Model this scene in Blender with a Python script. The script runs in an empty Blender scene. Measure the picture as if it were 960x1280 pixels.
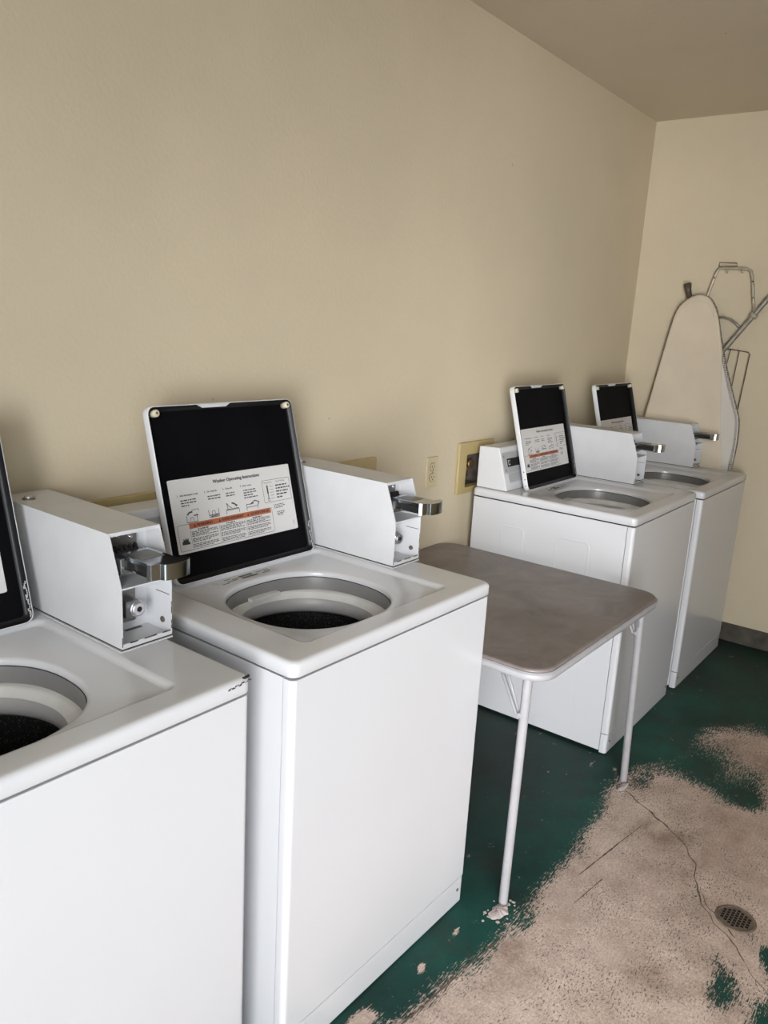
import bpy, bmesh, math, random
from mathutils import Vector, Matrix, noise
random.seed(7)
S = bpy.context.scene
COL = S.collection
PI = math.pi

# ------------------------------------------------------------------ materials
def nt(name):
    m = bpy.data.materials.new(name); m.use_nodes = True
    t = m.node_tree
    return m, t, t.nodes['Principled BSDF']

def simple(name, col, rough=.5, metal=0, spec=.5, coat=0, bump=0, bscale=200, var=0, vscale=8):
    m, t, b = nt(name)
    b.inputs['Base Color'].default_value = (*col, 1)
    b.inputs['Roughness'].default_value = rough
    b.inputs['Metallic'].default_value = metal
    b.inputs['Specular IOR Level'].default_value = spec
    b.inputs['Coat Weight'].default_value = coat
    b.inputs['Coat Roughness'].default_value = .12
    tc = t.nodes.new('ShaderNodeTexCoord')
    if var or True:
        n = t.nodes.new('ShaderNodeTexNoise'); n.inputs['Scale'].default_value = vscale; n.inputs['Detail'].default_value = 5
        t.links.new(tc.outputs['Object'], n.inputs['Vector'])
        r = t.nodes.new('ShaderNodeMapRange'); r.inputs['From Min'].default_value = .3; r.inputs['From Max'].default_value = .7
        r.inputs['To Min'].default_value = 1 - var; r.inputs['To Max'].default_value = 1 + var
        t.links.new(n.outputs['Fac'], r.inputs['Value'])
        mx = t.nodes.new('ShaderNodeVectorMath'); mx.operation = 'SCALE'
        mx.inputs[0].default_value = col
        t.links.new(r.outputs['Result'], mx.inputs['Scale'])
        t.links.new(mx.outputs['Vector'], b.inputs['Base Color'])
    if bump:
        n2 = t.nodes.new('ShaderNodeTexNoise'); n2.inputs['Scale'].default_value = bscale; n2.inputs['Detail'].default_value = 3
        t.links.new(tc.outputs['Object'], n2.inputs['Vector'])
        bp = t.nodes.new('ShaderNodeBump'); bp.inputs['Strength'].default_value = bump; bp.inputs['Distance'].default_value = .002
        t.links.new(n2.outputs['Fac'], bp.inputs['Height']); t.links.new(bp.outputs['Normal'], b.inputs['Normal'])
    return m

M = {}
M['enamel'] = simple('white_enamel', (.61, .615, .635), .26, coat=.3, var=.01, vscale=3)
M['enamel_dirty'] = simple('off_white_powder_coat', (.585, .588, .60), .42, coat=.05, var=.03, vscale=14, bump=.05, bscale=120)
M['seam'] = simple('dark_gap', (.03, .03, .03), .8)
M['chip'] = simple('chipped_steel', (.10, .075, .06), .7, var=.3, vscale=90)
M['black'] = simple('black_enamel', (.004, .004, .005), .6, spec=.04, var=.2)
M['black_gloss'] = simple('black_gloss', (.007, .007, .008), .38, spec=.25, var=.2)
M['blackscuff'] = simple('scuff_ink', (.015, .015, .015), .7)
M['cream_rubber'] = simple('cream_rubber', (.62, .56, .42), .5, var=.1)
M['collar'] = simple('collar_grey', (.20, .195, .19), .35, var=.05, vscale=20)
M['grey_plastic'] = simple('grey_plastic', (.40, .39, .39), .38, var=.05, vscale=20)
M['pale_plastic'] = simple('pale_plastic', (.66, .655, .64), .35, var=.06, vscale=25)
M['steel'] = simple('brushed_steel', (.24, .24, .235), .42, metal=.85, var=.12, vscale=40)
M['chrome'] = simple('chrome', (.40, .43, .46), .14, metal=1, var=.02)
M['lockmetal'] = simple('lock_metal', (.7, .7, .74), .25, metal=.9)
M['label'] = simple('label_paper', (.62, .61, .60), .4, var=.02)
M['print'] = simple('print_black', (.03, .03, .035), .6)
M['orange'] = simple('label_orange', (.40, .125, .055), .5)
M['panelgrey'] = simple('control_plate', (.38, .385, .39), .45, var=.03)
M['display'] = simple('display_black', (.02, .02, .02), .15)
M['almond'] = simple('yellowed_plastic', (.46, .36, .17), .4, var=.06, vscale=12)
M['almond_light'] = simple('cream_plastic', (.54, .45, .28), .35, var=.03)
M['dark_in'] = simple('dark_box_interior', (.10, .08, .065), .8, var=.4, vscale=30)
M['brass'] = simple('old_brass', (.32, .22, .10), .45, metal=.8, var=.2, vscale=60)
M['hose'] = simple('rubber_hose', (.05, .05, .05), .6)
M['tablemetal'] = simple('grey_painted_tube', (.345, .34, .352), .38, var=.06, vscale=30)
M['cover'] = simple('cream_cotton', (.63, .55, .43), .9, spec=.1, bump=.25, bscale=300, var=.05, vscale=7)
M['pad'] = simple('white_pad', (.60, .57, .52), .9, spec=.1, bump=.3, bscale=250, var=.03)
M['tube'] = simple('grey_tube', (.27, .255, .22), .4, metal=.5, var=.15, vscale=40)
M['tubelight'] = simple('beige_tube', (.44, .40, .31), .4, metal=.3, var=.2, vscale=30)
M['darkplastic'] = simple('dark_cap', (.07, .055, .04), .5)
M['curb'] = simple('grimy_concrete_curb', (.075, .066, .052), .85, bump=.6, bscale=40, var=.35, vscale=16)
M['drain'] = simple('cast_drain', (.20, .155, .12), .55, metal=.4, bump=.3, bscale=150, var=.25, vscale=60)
M['hole'] = simple('drain_hole', (.006, .005, .005), .9)
M['plaster'] = simple('paint_crust', (.50, .43, .41), .8, bump=.9, bscale=120, var=.12, vscale=60)
M['crack'] = simple('crack_dirt', (.14, .10, .075), .9, var=.3, vscale=50)
M['dooredge'] = simple('painted_trim', (.55, .52, .46), .5, var=.03)

def speckle():
    m, t, b = nt('black_speckled_porcelain')
    tc = t.nodes.new('ShaderNodeTexCoord'); v = t.nodes.new('ShaderNodeTexVoronoi'); v.inputs['Scale'].default_value = 260
    t.links.new(tc.outputs['Object'], v.inputs['Vector'])
    r = t.nodes.new('ShaderNodeValToRGB'); r.color_ramp.elements[0].position = .12; r.color_ramp.elements[0].color = (.35, .34, .32, 1)
    r.color_ramp.elements[1].position = .24; r.color_ramp.elements[1].color = (.012, .012, .012, 1)
    t.links.new(v.outputs['Distance'], r.inputs['Fac']); t.links.new(r.outputs['Color'], b.inputs['Base Color'])
    b.inputs['Roughness'].default_value = .35
    return m
M['speckle'] = speckle()

def wallmat(name, col, stain=.06):
    m, t, b = nt(name)
    tc = t.nodes.new('ShaderNodeTexCoord')
    n = t.nodes.new('ShaderNodeTexNoise'); n.inputs['Scale'].default_value = 1.6; n.inputs['Detail'].default_value = 7; n.inputs['Roughness'].default_value = .6
    t.links.new(tc.outputs['Object'], n.inputs['Vector'])
    r = t.nodes.new('ShaderNodeMapRange'); r.inputs['From Min'].default_value = .3; r.inputs['From Max'].default_value = .7
    r.inputs['To Min'].default_value = 1 - stain; r.inputs['To Max'].default_value = 1 + stain * .6
    t.links.new(n.outputs['Fac'], r.inputs['Value'])
    # sparse small dirt flecks
    v = t.nodes.new('ShaderNodeTexVoronoi'); v.inputs['Scale'].default_value = 5
    t.links.new(tc.outputs['Object'], v.inputs['Vector'])
    fr = t.nodes.new('ShaderNodeMapRange'); fr.inputs['From Min'].default_value = .012; fr.inputs['From Max'].default_value = .028
    fr.inputs['To Min'].default_value = .45; fr.inputs['To Max'].default_value = 1; fr.clamp = True
    t.links.new(v.outputs['Distance'], fr.inputs['Value'])
    mu = t.nodes.new('ShaderNodeMath'); mu.operation = 'MULTIPLY'
    t.links.new(r.outputs['Result'], mu.inputs[0]); t.links.new(fr.outputs['Result'], mu.inputs[1])
    s = t.nodes.new('ShaderNodeVectorMath'); s.operation = 'SCALE'; s.inputs[0].default_value = col
    t.links.new(mu.outputs[0], s.inputs['Scale']); t.links.new(s.outputs['Vector'], b.inputs['Base Color'])
    n2 = t.nodes.new('ShaderNodeTexNoise'); n2.inputs['Scale'].default_value = 90; n2.inputs['Detail'].default_value = 4
    t.links.new(tc.outputs['Object'], n2.inputs['Vector'])
    bp = t.nodes.new('ShaderNodeBump'); bp.inputs['Strength'].default_value = .35; bp.inputs['Distance'].default_value = .003
    t.links.new(n2.outputs['Fac'], bp.inputs['Height']); t.links.new(bp.outputs['Normal'], b.inputs['Normal'])
    b.inputs['Roughness'].default_value = .62; b.inputs['Specular IOR Level'].default_value = .25
    return m
M['wall'] = wallmat('beige_painted_wall', (.60, .52, .378))
M['ceiling'] = wallmat('beige_painted_ceiling', (.63, .555, .435), .05)

def tablemat():
    m, t, b = nt('brown_grey_vinyl')
    tc = t.nodes.new('ShaderNodeTexCoord')
    n = t.nodes.new('ShaderNodeTexNoise'); n.inputs['Scale'].default_value = 6; n.inputs['Detail'].default_value = 8; n.inputs['Roughness'].default_value = .65; n.inputs['Distortion'].default_value = .6
    t.links.new(tc.outputs['Object'], n.inputs['Vector'])
    r = t.nodes.new('ShaderNodeValToRGB')
    r.color_ramp.elements[0].position = .3; r.color_ramp.elements[0].color = (.135, .112, .104, 1)
    r.color_ramp.elements[1].position = .72; r.color_ramp.elements[1].color = (.255, .218, .203, 1)
    t.links.new(n.outputs['Fac'], r.inputs['Fac']); t.links.new(r.outputs['Color'], b.inputs['Base Color'])
    n2 = t.nodes.new('ShaderNodeTexNoise'); n2.inputs['Scale'].default_value = 420
    t.links.new(tc.outputs['Object'], n2.inputs['Vector'])
    bp = t.nodes.new('ShaderNodeBump'); bp.inputs['Strength'].default_value = .12; bp.inputs['Distance'].default_value = .001
    t.links.new(n2.outputs['Fac'], bp.inputs['Height']); t.links.new(bp.outputs['Normal'], b.inputs['Normal'])
    b.inputs['Roughness'].default_value = .42
    return m
M['vinyl'] = tablemat()

def meshmetal():
    m, t, b = nt('perforated_board_metal')
    tc = t.nodes.new('ShaderNodeTexCoord'); v = t.nodes.new('ShaderNodeTexVoronoi'); v.inputs['Scale'].default_value = 95; v.inputs['Randomness'].default_value = .15
    t.links.new(tc.outputs['Object'], v.inputs['Vector'])
    r = t.nodes.new('ShaderNodeValToRGB'); r.color_ramp.elements[0].position = .3; r.color_ramp.elements[0].color = (.06, .055, .05, 1)
    r.color_ramp.elements[1].position = .42; r.color_ramp.elements[1].color = (.36, .34, .31, 1)
    t.links.new(v.outputs['Distance'], r.inputs['Fac']); t.links.new(r.outputs['Color'], b.inputs['Base Color'])
    b.inputs['Roughness'].default_value = .45; b.inputs['Metallic'].default_value = .4
    return m
M['perf'] = meshmetal()

def floormat():
    m, t, b = nt('worn_green_floor_paint')
    L = t.links.new
    def N(k, **kw):
        n = t.nodes.new(k)
        for a, v in kw.items(): setattr(n, a, v)
        return n
    def noise_(vec, scale, detail=6, rough=.6, dist=0):
        n = N('ShaderNodeTexNoise'); n.inputs['Scale'].default_value = scale; n.inputs['Detail'].default_value = detail
        n.inputs['Roughness'].default_value = rough; n.inputs['Distortion'].default_value = dist; L(vec, n.inputs['Vector']); return n.outputs['Fac']
    def rng(v, a, b_, c, d):
        n = N('ShaderNodeMapRange'); n.inputs['From Min'].default_value = a; n.inputs['From Max'].default_value = b_
        n.inputs['To Min'].default_value = c; n.inputs['To Max'].default_value = d; L(v, n.inputs['Value']); return n.outputs['Result']
    def mth(op, a, b_):
        n = N('ShaderNodeMath', operation=op)
        for i, x in enumerate((a, b_)):
            if isinstance(x, (int, float)): n.inputs[i].default_value = x
            else: L(x, n.inputs[i])
        return n.outputs[0]
    def mix(f, a, b_):
        n = N('ShaderNodeMix', data_type='RGBA')
        if isinstance(f, (int, float)): n.inputs[0].default_value = f
        else: L(f, n.inputs[0])
        for i, x in ((6, a), (7, b_)):
            if isinstance(x, tuple): n.inputs[i].default_value = (*x, 1)
            else: L(x, n.inputs[i])
        return n.outputs[2]
    tc = N('ShaderNodeTexCoord'); P = tc.outputs['Object']
    def stretched(rot, sx, sy):
        mp = N('ShaderNodeMapping'); mp.inputs['Rotation'].default_value = (0, 0, rot); mp.inputs['Scale'].default_value = (sx, sy, 1)
        L(P, mp.inputs['Vector']); return mp.outputs['Vector']
    at = N('ShaderNodeAttribute', attribute_name='wear'); w = rng(at.outputs['Fac'], 0, 1, -1, 1)
    n1 = rng(noise_(P, 9, 8, .7), .2, .8, -1, 1)
    nf = rng(noise_(P, 110, 4, .75), .25, .75, -1, 1)
    st = rng(noise_(stretched(-.33, 34, 330), 1, 5, .7), .28, .72, -1, 1)   # brush like scratches
    tot = mth('ADD', w, mth('MULTIPLY', n1, .30))
    tot = mth('ADD', tot, mth('MULTIPLY', nf, .42))
    tot = mth('ADD', tot, mth('MULTIPLY', st, .68))
    worn = N('ShaderNodeMapRange'); worn.clamp = True
    worn.inputs['From Min'].default_value = -.05; worn.inputs['From Max'].default_value = .06; L(tot, worn.inputs['Value']); worn = worn.outputs['Result']
    # bare concrete
    c1 = N('ShaderNodeValToRGB'); c1.color_ramp.elements[0].position = .3; c1.color_ramp.elements[0].color = (.43, .325, .265, 1)
    c1.color_ramp.elements[1].position = .7; c1.color_ramp.elements[1].color = (.78, .63, .54, 1)
    L(noise_(P, 8, 9, .72), c1.inputs['Fac'])
    fine = rng(noise_(P, 160, 3, .7), .3, .7, .70, 1.22)
    sc = N('ShaderNodeVectorMath', operation='SCALE'); L(c1.outputs['Color'], sc.inputs[0]); L(fine, sc.inputs['Scale'])
    conc = sc.outputs['Vector']
    # rust brown stains
    rs = N('ShaderNodeMapRange'); rs.clamp = True; rs.inputs['From Min'].default_value = .60; rs.inputs['From Max'].default_value = .74; rs.inputs['To Max'].default_value = .55
    L(noise_(P, 3.1, 6, .6, .4), rs.inputs['Value']); conc = mix(rs.outputs['Result'], conc, (.20, .115, .075))
    as_ = N('ShaderNodeAttribute', attribute_name='stain'); conc = mix(mth('MULTIPLY', as_.outputs['Fac'], rng(noise_(P, 30, 6, .7), .35, .6, .3, .9)), conc, (.21, .125, .085))
    # dark specks left in the pits
    pit = N('ShaderNodeMapRange'); pit.clamp = True; pit.inputs['From Min'].default_value = .56; pit.inputs['From Max'].default_value = .60; pit.inputs['To Max'].default_value = .85
    L(noise_(stretched(-.3, 95, 230), 1, 4, .65), pit.inputs['Value'])
    pm = N('ShaderNodeMapRange'); pm.clamp = True; pm.inputs['From Min'].default_value = .40; pm.inputs['From Max'].default_value = .56
    L(noise_(P, 7, 4, .6), pm.inputs['Value'])
    conc = mix(mth('MULTIPLY', pit.outputs['Result'], pm.outputs['Result']), conc, (.07, .075, .06))
    # green paint
    g = N('ShaderNodeValToRGB'); g.color_ramp.elements[0].position = .3; g.color_ramp.elements[0].color = (.008, .036, .030, 1)
    g.color_ramp.elements[1].position = .75; g.color_ramp.elements[1].color = (.015, .098, .075, 1)
    L(noise_(P, 3.3, 7, .6), g.inputs['Fac'])
    gd = N('ShaderNodeMapRange'); gd.clamp = True; gd.inputs['From Min'].default_value = .50; gd.inputs['From Max'].default_value = .72; gd.inputs['To Max'].default_value = .8
    L(noise_(P, 6.3, 7, .65), gd.inputs['Value']); green = mix(gd.outputs['Result'], g.outputs['Color'], (.030, .032, .028))
    # greyer, darker paint toward the back wall and the far end: attribute 'grime'
    ag = N('ShaderNodeAttribute', attribute_name='greying')
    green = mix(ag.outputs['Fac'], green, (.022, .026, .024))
    # flakes in paint
    fk = N('ShaderNodeMapRange'); fk.clamp = True; fk.inputs['From Min'].default_value = .655; fk.inputs['From Max'].default_value = .68; fk.inputs['To Max'].default_value = .8
    L(noise_(P, 22, 6, .65, .3), fk.inputs['Value']); green = mix(fk.outputs['Result'], green, (.22, .18, .145))
    col = mix(worn, green, conc)
    L(col, b.inputs['Base Color'])
    ro = N('ShaderNodeMapRange'); L(worn, ro.inputs['Value']); ro.inputs['To Min'].default_value = .5; ro.inputs['To Max'].default_value = .8; b.inputs['Specular IOR Level'].default_value = .2
    L(ro.outputs['Result'], b.inputs['Roughness'])
    bp = N('ShaderNodeBump'); bp.inputs['Strength'].default_value = .5; bp.inputs['Distance'].default_value = .002
    L(mth('ADD', mth('MULTIPLY', worn, -.6), mth('MULTIPLY', nf, .3)), bp.inputs['Height']); L(bp.outputs['Normal'], b.inputs['Normal'])
    return m
M['floor'] = floormat()

# ------------------------------------------------------------------ mesh builder
class MB:
    def __init__(s): s.v = []; s.f = []; s.m = []; s.mats = []; s.sm = []
    def mi(s, mat):
        if mat not in s.mats: s.mats.append(mat)
        return s.mats.index(mat)
    def add(s, verts, faces, mat, smooth=False):
        o = len(s.v); s.v += [tuple(p) for p in verts]; k = s.mi(mat)
        for f in faces: s.f.append([i + o for i in f]); s.m.append(k); s.sm.append(smooth)
        return s
    def box(s, x0, x1, y0, y1, z0, z1, mat):
        v = [(x, y, z) for z in (z0, z1) for y in (y0, y1) for x in (x0, x1)]
        return s.add(v, [(0, 2, 3, 1), (4, 5, 7, 6), (0, 1, 5, 4), (2, 6, 7, 3), (0, 4, 6, 2), (1, 3, 7, 5)], mat)
    def prism(s, poly, axis, a, b, mat, smooth=False):
        # poly in the two other axes order (cyclic: axis x ->(y,z), y->(x,z), z->(x,y))
        def P(q, w):
            return {'x': (w, q[0], q[1]), 'y': (q[0], w, q[1]), 'z': (q[0], q[1], w)}[axis]
        n = len(poly); v = [P(q, a) for q in poly] + [P(q, b) for q in poly]
        f = [list(range(n))[::-1], list(range(n, 2 * n))]
        s.add(v, f, mat); 
        o = len(s.v) - 2 * n; k = s.mi(mat)
        for i in range(n):
            j = (i + 1) % n; s.f.append([o + i, o + j, o + n + j, o + n + i]); s.m.append(k); s.sm.append(smooth)
        return s
    def rings(s, rings, mat, cap0=False, cap1=False, smooth=True, closed=True):
        o = len(s.v); n = len(rings[0]); k = s.mi(mat)
        for r in rings: s.v += [tuple(p) for p in r]
        for a in range(len(rings) - 1):
            for i in range(n if closed else n - 1):
                j = (i + 1) % n
                s.f.append([o + a * n + i, o + a * n + j, o + (a + 1) * n + j, o + (a + 1) * n + i]); s.m.append(k); s.sm.append(smooth)
        if cap0: s.f.append([o + i for i in range(n)][::-1]); s.m.append(k); s.sm.append(False)
        if cap1: s.f.append([o + (len(rings) - 1) * n + i for i in range(n)]); s.m.append(k); s.sm.append(False)
        return s
    def tube(s, pts, r, mat, n=12, cap=True):
        pts = [Vector(p) for p in pts]; R = []
        up = None
        for i, p in enumerate(pts):
            d = (pts[min(i + 1, len(pts) - 1)] - pts[max(i - 1, 0)]).normalized()
            if up is None:
                up = Vector((0, 0, 1)) if abs(d.z) < .9 else Vector((1, 0, 0))
            a = d.cross(up).normalized(); b = a.cross(d).normalized(); up = b
            rr = r[i] if isinstance(r, (list, tuple)) else r
            R.append([p + (a * math.cos(2 * PI * k / n) + b * math.sin(2 * PI * k / n)) * rr for k in range(n)])
        return s.rings(R, mat, cap, cap)
    def build(s, name, parent=None, bevel=0, seg=2, xf=None, loc=None):
        me = bpy.data.meshes.new(name)
        v = [xf @ Vector(p) for p in s.v] if xf else s.v
        me.from_pydata([tuple(p) for p in v], [], s.f)
        for m in s.mats: me.materials.append(m)
        for i, p in enumerate(me.polygons): p.material_index = s.m[i]; p.use_smooth = s.sm[i]
        bm = bmesh.new(); bm.from_mesh(me); bmesh.ops.recalc_face_normals(bm, faces=bm.faces); bm.to_mesh(me); bm.free()
        o = bpy.data.objects.new(name, me); COL.objects.link(o)
        if parent: o.parent = parent
        if loc: o.location = loc
        if bevel:
            b = o.modifiers.new('bevel', 'BEVEL'); b.width = bevel; b.segments = seg; b.limit_method = 'ANGLE'; b.angle_limit = math.radians(35)
            b.harden_normals = False
            for p in me.polygons: p.use_smooth = True
            w = o.modifiers.new('wn', 'WEIGHTED_NORMAL'); w.keep_sharp = False
        return o

def rrect(x0, x1, y0, y1, r, k=6, side=1):
    pts = []
    for cx, cy, a0 in ((x1 - r, y1 - r, 0), (x0 + r, y1 - r, PI / 2), (x0 + r, y0 + r, PI), (x1 - r, y0 + r, 1.5 * PI)):
        for i in range(k + 1):
            a = a0 + PI / 2 * i / k; pts.append((cx + r * math.cos(a), cy + r * math.sin(a)))
        # subdivide the side to the next corner later
    if side > 1:
        out = []; n = len(pts)
        for i in range(n):
            out.append(pts[i])
            if i % (k + 1) == k:
                q = pts[(i + 1) % n]
                for j in range(1, side):
                    f = j / side; out.append((pts[i][0] * (1 - f) + q[0] * f, pts[i][1] * (1 - f) + q[1] * f))
        pts = out
    return pts

def at_z(poly, z): return [(p[0], p[1], z) for p in poly]

def empty(name, loc=(0, 0, 0), rz=0):
    o = bpy.data.objects.new(name, None); COL.objects.link(o); o.location = loc; o.rotation_euler = (0, 0, rz); o.empty_display_size = .1
    return o
def tag(o, label=None, cat=None, group=None, kind=None):
    if label: o['label'] = label
    if cat: o['category'] = cat
    if group: o['group'] = group
    if kind: o['kind'] = kind
    return o

def text_geo(txt, size, align='LEFT'):
    c = bpy.data.curves.new('t', 'FONT'); c.body = txt; c.size = size; c.align_x = align; c.align_y = 'CENTER'; c.resolution_u = 2
    o = bpy.data.objects.new('t', c); COL.objects.link(o)
    bpy.context.view_layer.update()
    me = bpy.data.meshes.new_from_object(o.evaluated_get(bpy.context.evaluated_depsgraph_get()))
    v = [tuple(p.co) for p in me.vertices]; f = [list(p.vertices) for p in me.polygons]
    bpy.data.objects.remove(o); bpy.data.curves.remove(c); bpy.data.meshes.remove(me)
    return v, f

# ------------------------------------------------------------------ room
XL, XR, YF, ZC = -4.3, 4.224, -2.4, 2.561

def floor():
    poly = [(-1.3, -.80), (.6, -.80), (1.05, -.86), (1.18, -.79), (1.25, -.832), (1.42, -.838), (1.52, -.864), (1.74, -.867), (1.91, -.866), (2.175, -.859), (2.38, -.837), (2.50, -.80), (2.68, -.835),
            (2.80, -.90), (2.95, -.93), (3.175, -.93), (3.38, -1.04), (3.42, -1.2), (3.3, -1.6), (3.2, -2.0), (3.1, -2.8), (-1.3, -2.8)]
    def sdf(x, y):
        d = 9; ins = False; n = len(poly)
        for i in range(n):
            ax, ay = poly[i]; bx, by = poly[(i + 1) % n]
            ex, ey = bx - ax, by - ay; wx, wy = x - ax, y - ay
            h = max(0, min(1, (wx * ex + wy * ey) / (ex * ex + ey * ey)))
            d = min(d, math.hypot(wx - ex * h, wy - ey * h))
            if (ay > y) != (by > y) and x < (bx - ax) * (y - ay) / (by - ay) + ax: ins = not ins
        return d if ins else -d
    # blobs: x, y, radius x, radius y, amount (negative keeps paint, positive bares concrete)
    blobs = [(2.84, -1.00, .16, .10, -.75), (2.76, -1.11, .13, .10, -.85), (2.72, -1.21, .09, .08, -.95), (2.90, -1.2, .16, .10, -.75), (3.02, -1.10, .16, .12, -.45), (3.2, -1.25, .15, .15, -.5), (2.6, -1.12, .10, .05, -.45), (1.45, -.90, .12, .03, -.35), (2.30, -1.02, .05, .03, -.35), (3.35, -1.15, .15, .3, -.5), (2.10, -.92, .10, .03, -.5), (1.72, -.90, .06, .03, -.6), (2.60, -.88, .10, .04, -.45), (1.83, -1.355, .12, .05, -1.3), (1.80, -1.47, .10, .06, -1.5), (1.99, -1.45, .10, .05, -1.0), (1.93, -1.31, .05, .04, -.7), (2.03, -1.42, .05, .03, -1.2), (2.05, -1.25, .07, .012, -.9),
             (2.06, -1.36, .05, .03, -1.0), (2.13, -1.20, .05, .02, -.9), (1.98, -1.20, .12, .06, -.45), (1.62, -1.25, .12, .10, -.35),
             (1.56, -.765, .035, .012, 1.6), (1.41, -.765, .02, .016, 1.6), (1.83, -.70, .03, .014, 1.5), (2.585, -.69, .05, .012, 1.5), (2.50, -.72, .035, .012, 1.3),
             (2.42, -.60, .03, .012, 1.3), (1.19, -.75, .05, .025, 1.5), (2.30, -.68, .03, .012, 1.4), (2.46, -.66, .03, .015, 1.4), (1.70, -.70, .02, .015, 1.5), (1.90, -.74, .015, .01, 1.3), (2.05, -.72, .02, .008, 1.2), (2.62, -.76, .02, .01, 1.3), (3.30, -.78, .02, .01, 1.3), (2.1, -.78, .02, .01, 1.0), (1.62, -.79, .015, .01, 1.2), (2.23, -.68, .012, .008, 1.4), (1.95, -.60, .012, .008, 1.3)]
    STAINS = [(1.60, -.905, .055, .03, 1, 0, .9), (2.36, -1.07, .10, .035, .8, -.6, .8), (2.24, -1.165, .09, .03, .9, -.4, .5), (2.10, -1.27, .07, .07, 1, 0, .45), (2.9, -1.1, .25, .10, 1, 0, .45), (1.45, -.93, .12, .03, 1, 0, .45), (1.35, -1.05, .03, .012, 1, 0, .6), (2.45, -1.2, .2, .12, 1, 0, .3)]
    nx, ny = 275, 138
    xs = [XL - .1 + (XR + .2 - XL) * i / nx for i in range(nx + 1)]; ys = [YF - .1 + (.2 - YF) * j / ny for j in range(ny + 1)]
    v = []; w = []; g = []; st = []
    for y in ys:
        for x in xs:
            v.append((x, y, 0))
            s = sdf(x, y); a = max(-1, min(1, s / ((.075 if x < 2.5 else .20) if s > 0 else .11)))
            if s < 0: a *= 1.25
            for bx, by, rx, ry, k in blobs:
                q = ((x - bx) / rx) ** 2 + ((y - by) / ry) ** 2
                if q < 6: a += k * math.exp(-q * 1.1)
            w.append((max(-1.8, min(1.35, a * 1.35)) + 1) / 2)
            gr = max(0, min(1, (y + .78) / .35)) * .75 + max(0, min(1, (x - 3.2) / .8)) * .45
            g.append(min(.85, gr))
            st.append(min(1, sum(k * math.exp(-(((x - a) * ca + (y - b) * sa) / p) ** 2 - ((-(x - a) * sa + (y - b) * ca) / q) ** 2) for a, b, p, q, ca, sa, k in STAINS)))
    f = [[j * (nx + 1) + i, j * (nx + 1) + i + 1, (j + 1) * (nx + 1) + i + 1, (j + 1) * (nx + 1) + i] for j in range(ny) for i in range(nx)]
    me = bpy.data.meshes.new('floor'); me.from_pydata(v, [], f); me.materials.append(M['floor'])
    for nm, L in (('wear', w), ('greying', g), ('stain', st)):
        a = me.attributes.new(nm, 'FLOAT', 'POINT'); a.data.foreach_set('value', L)
    o = bpy.data.objects.new('floor', me); COL.objects.link(o); tag(o, kind='structure')
    return o
FL = floor()

def ribbon(pts, w, jitter, name, mat, z=.0007):
    mb = MB(); P = []
    for i in range(len(pts) - 1):
        a, b = Vector(pts[i]), Vector(pts[i + 1]); n = max(2, int((b - a).length / .012))
        for k in range(n): P.append(a.lerp(b, k / n))
    P.append(Vector(pts[-1]))
    off = [noise.noise(Vector((p.x * 22, p.y * 22, 3))) * jitter for p in P]
    L = []; R = []
    for i, p in enumerate(P):
        d = (P[min(i + 1, len(P) - 1)] - P[max(i - 1, 0)]).normalized(); nn = Vector((-d.y, d.x))
        c = p + nn * off[i]; ww = w * (.5 + abs(noise.noise(Vector((i * .37, 5, 1)))) * 1.6) * (1 if 0 < i < len(P) - 1 else .1)
        L.append((c.x + nn.x * ww, c.y + nn.y * ww, z)); R.append((c.x - nn.x * ww, c.y - nn.y * ww, z))
    n = len(P); mb.add(L + R, [[i, i + 1, n + i + 1, n + i] for i in range(n - 1)], mat)
    return mb.build(name, FL)
ribbon([(2.515, -.835), (2.459, -.919), (2.404, -1.019), (2.344, -1.102), (2.268, -1.157), (2.157, -1.198), (2.094, -1.236), (2.049, -1.275), (2.026, -1.314), (2.002, -1.349), (1.958, -1.379)], .0026, .010, 'floor_crack', M['crack'])
ribbon([(1.958, -1.379), (1.933, -1.401), (1.895, -1.437), (1.82, -1.49)], .0012, .008, 'floor_crack', M['crack'])
ribbon([(2.16, -1.205), (2.10, -1.25), (2.075, -1.29), (2.03, -1.335)], .0014, .008, 'floor_crack', M['crack'])
ribbon([(1.20, -.822), (1.293, -.834), (1.50, -.852), (1.62, -.868)], .0022, .001, 'floor_scratch', M['crack'])
ribbon([(1.98, -.915), (2.16, -.94), (2.35, -.968)], .0018, .001, 'floor_scratch', M['crack'])
ribbon([(1.86, -.955), (2.02, -.975)], .0012, .001, 'floor_scratch', M['crack'])

# back wall with three openings for the washer supply boxes
SUP = [(.952, 1.212), (1.832, 2.092), (2.607, 2.867)]
SZ0, SZ1 = .876, 1.081
def wall_back():
    xs = [XL]; 
    for a, b in SUP: xs += [a + .05, b - .05]
    xs.append(XR); zs = [0, SZ0 + .02, SZ1 - .045, ZC]
    mb = MB(); 
    def quad(x0, x1, z0, z1): mb.add([(x0, 0, z0), (x1, 0, z0), (x1, 0, z1), (x0, 0, z1)], [(0, 1, 2, 3)], M['wall'])
    for i in range(len(xs) - 1):
        for j in range(3):
            if i % 2 == 1 and j == 1: continue
            quad(xs[i], xs[i + 1], zs[j], zs[j + 1])
    mb.box(XL, XR, .13, .2, 0, ZC, M['wall'])
    tag(mb.build('wall_back'), kind='structure')
wall_back()
tag(MB().box(XR, XR + .12, YF, .2, .1, ZC, M['wall']).build('wall_right'), kind='structure')
tag(MB().box(XR + .004, XR + .12, YF, .2, 0, .1, M['curb']).build('baseboard_right', bevel=.004), kind='structure')
mb = MB(); mb.box(XL - .12, XL, YF, .2, 0, ZC, M['wall'])
tag(mb.build('wall_left'), kind='structure')
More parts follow.
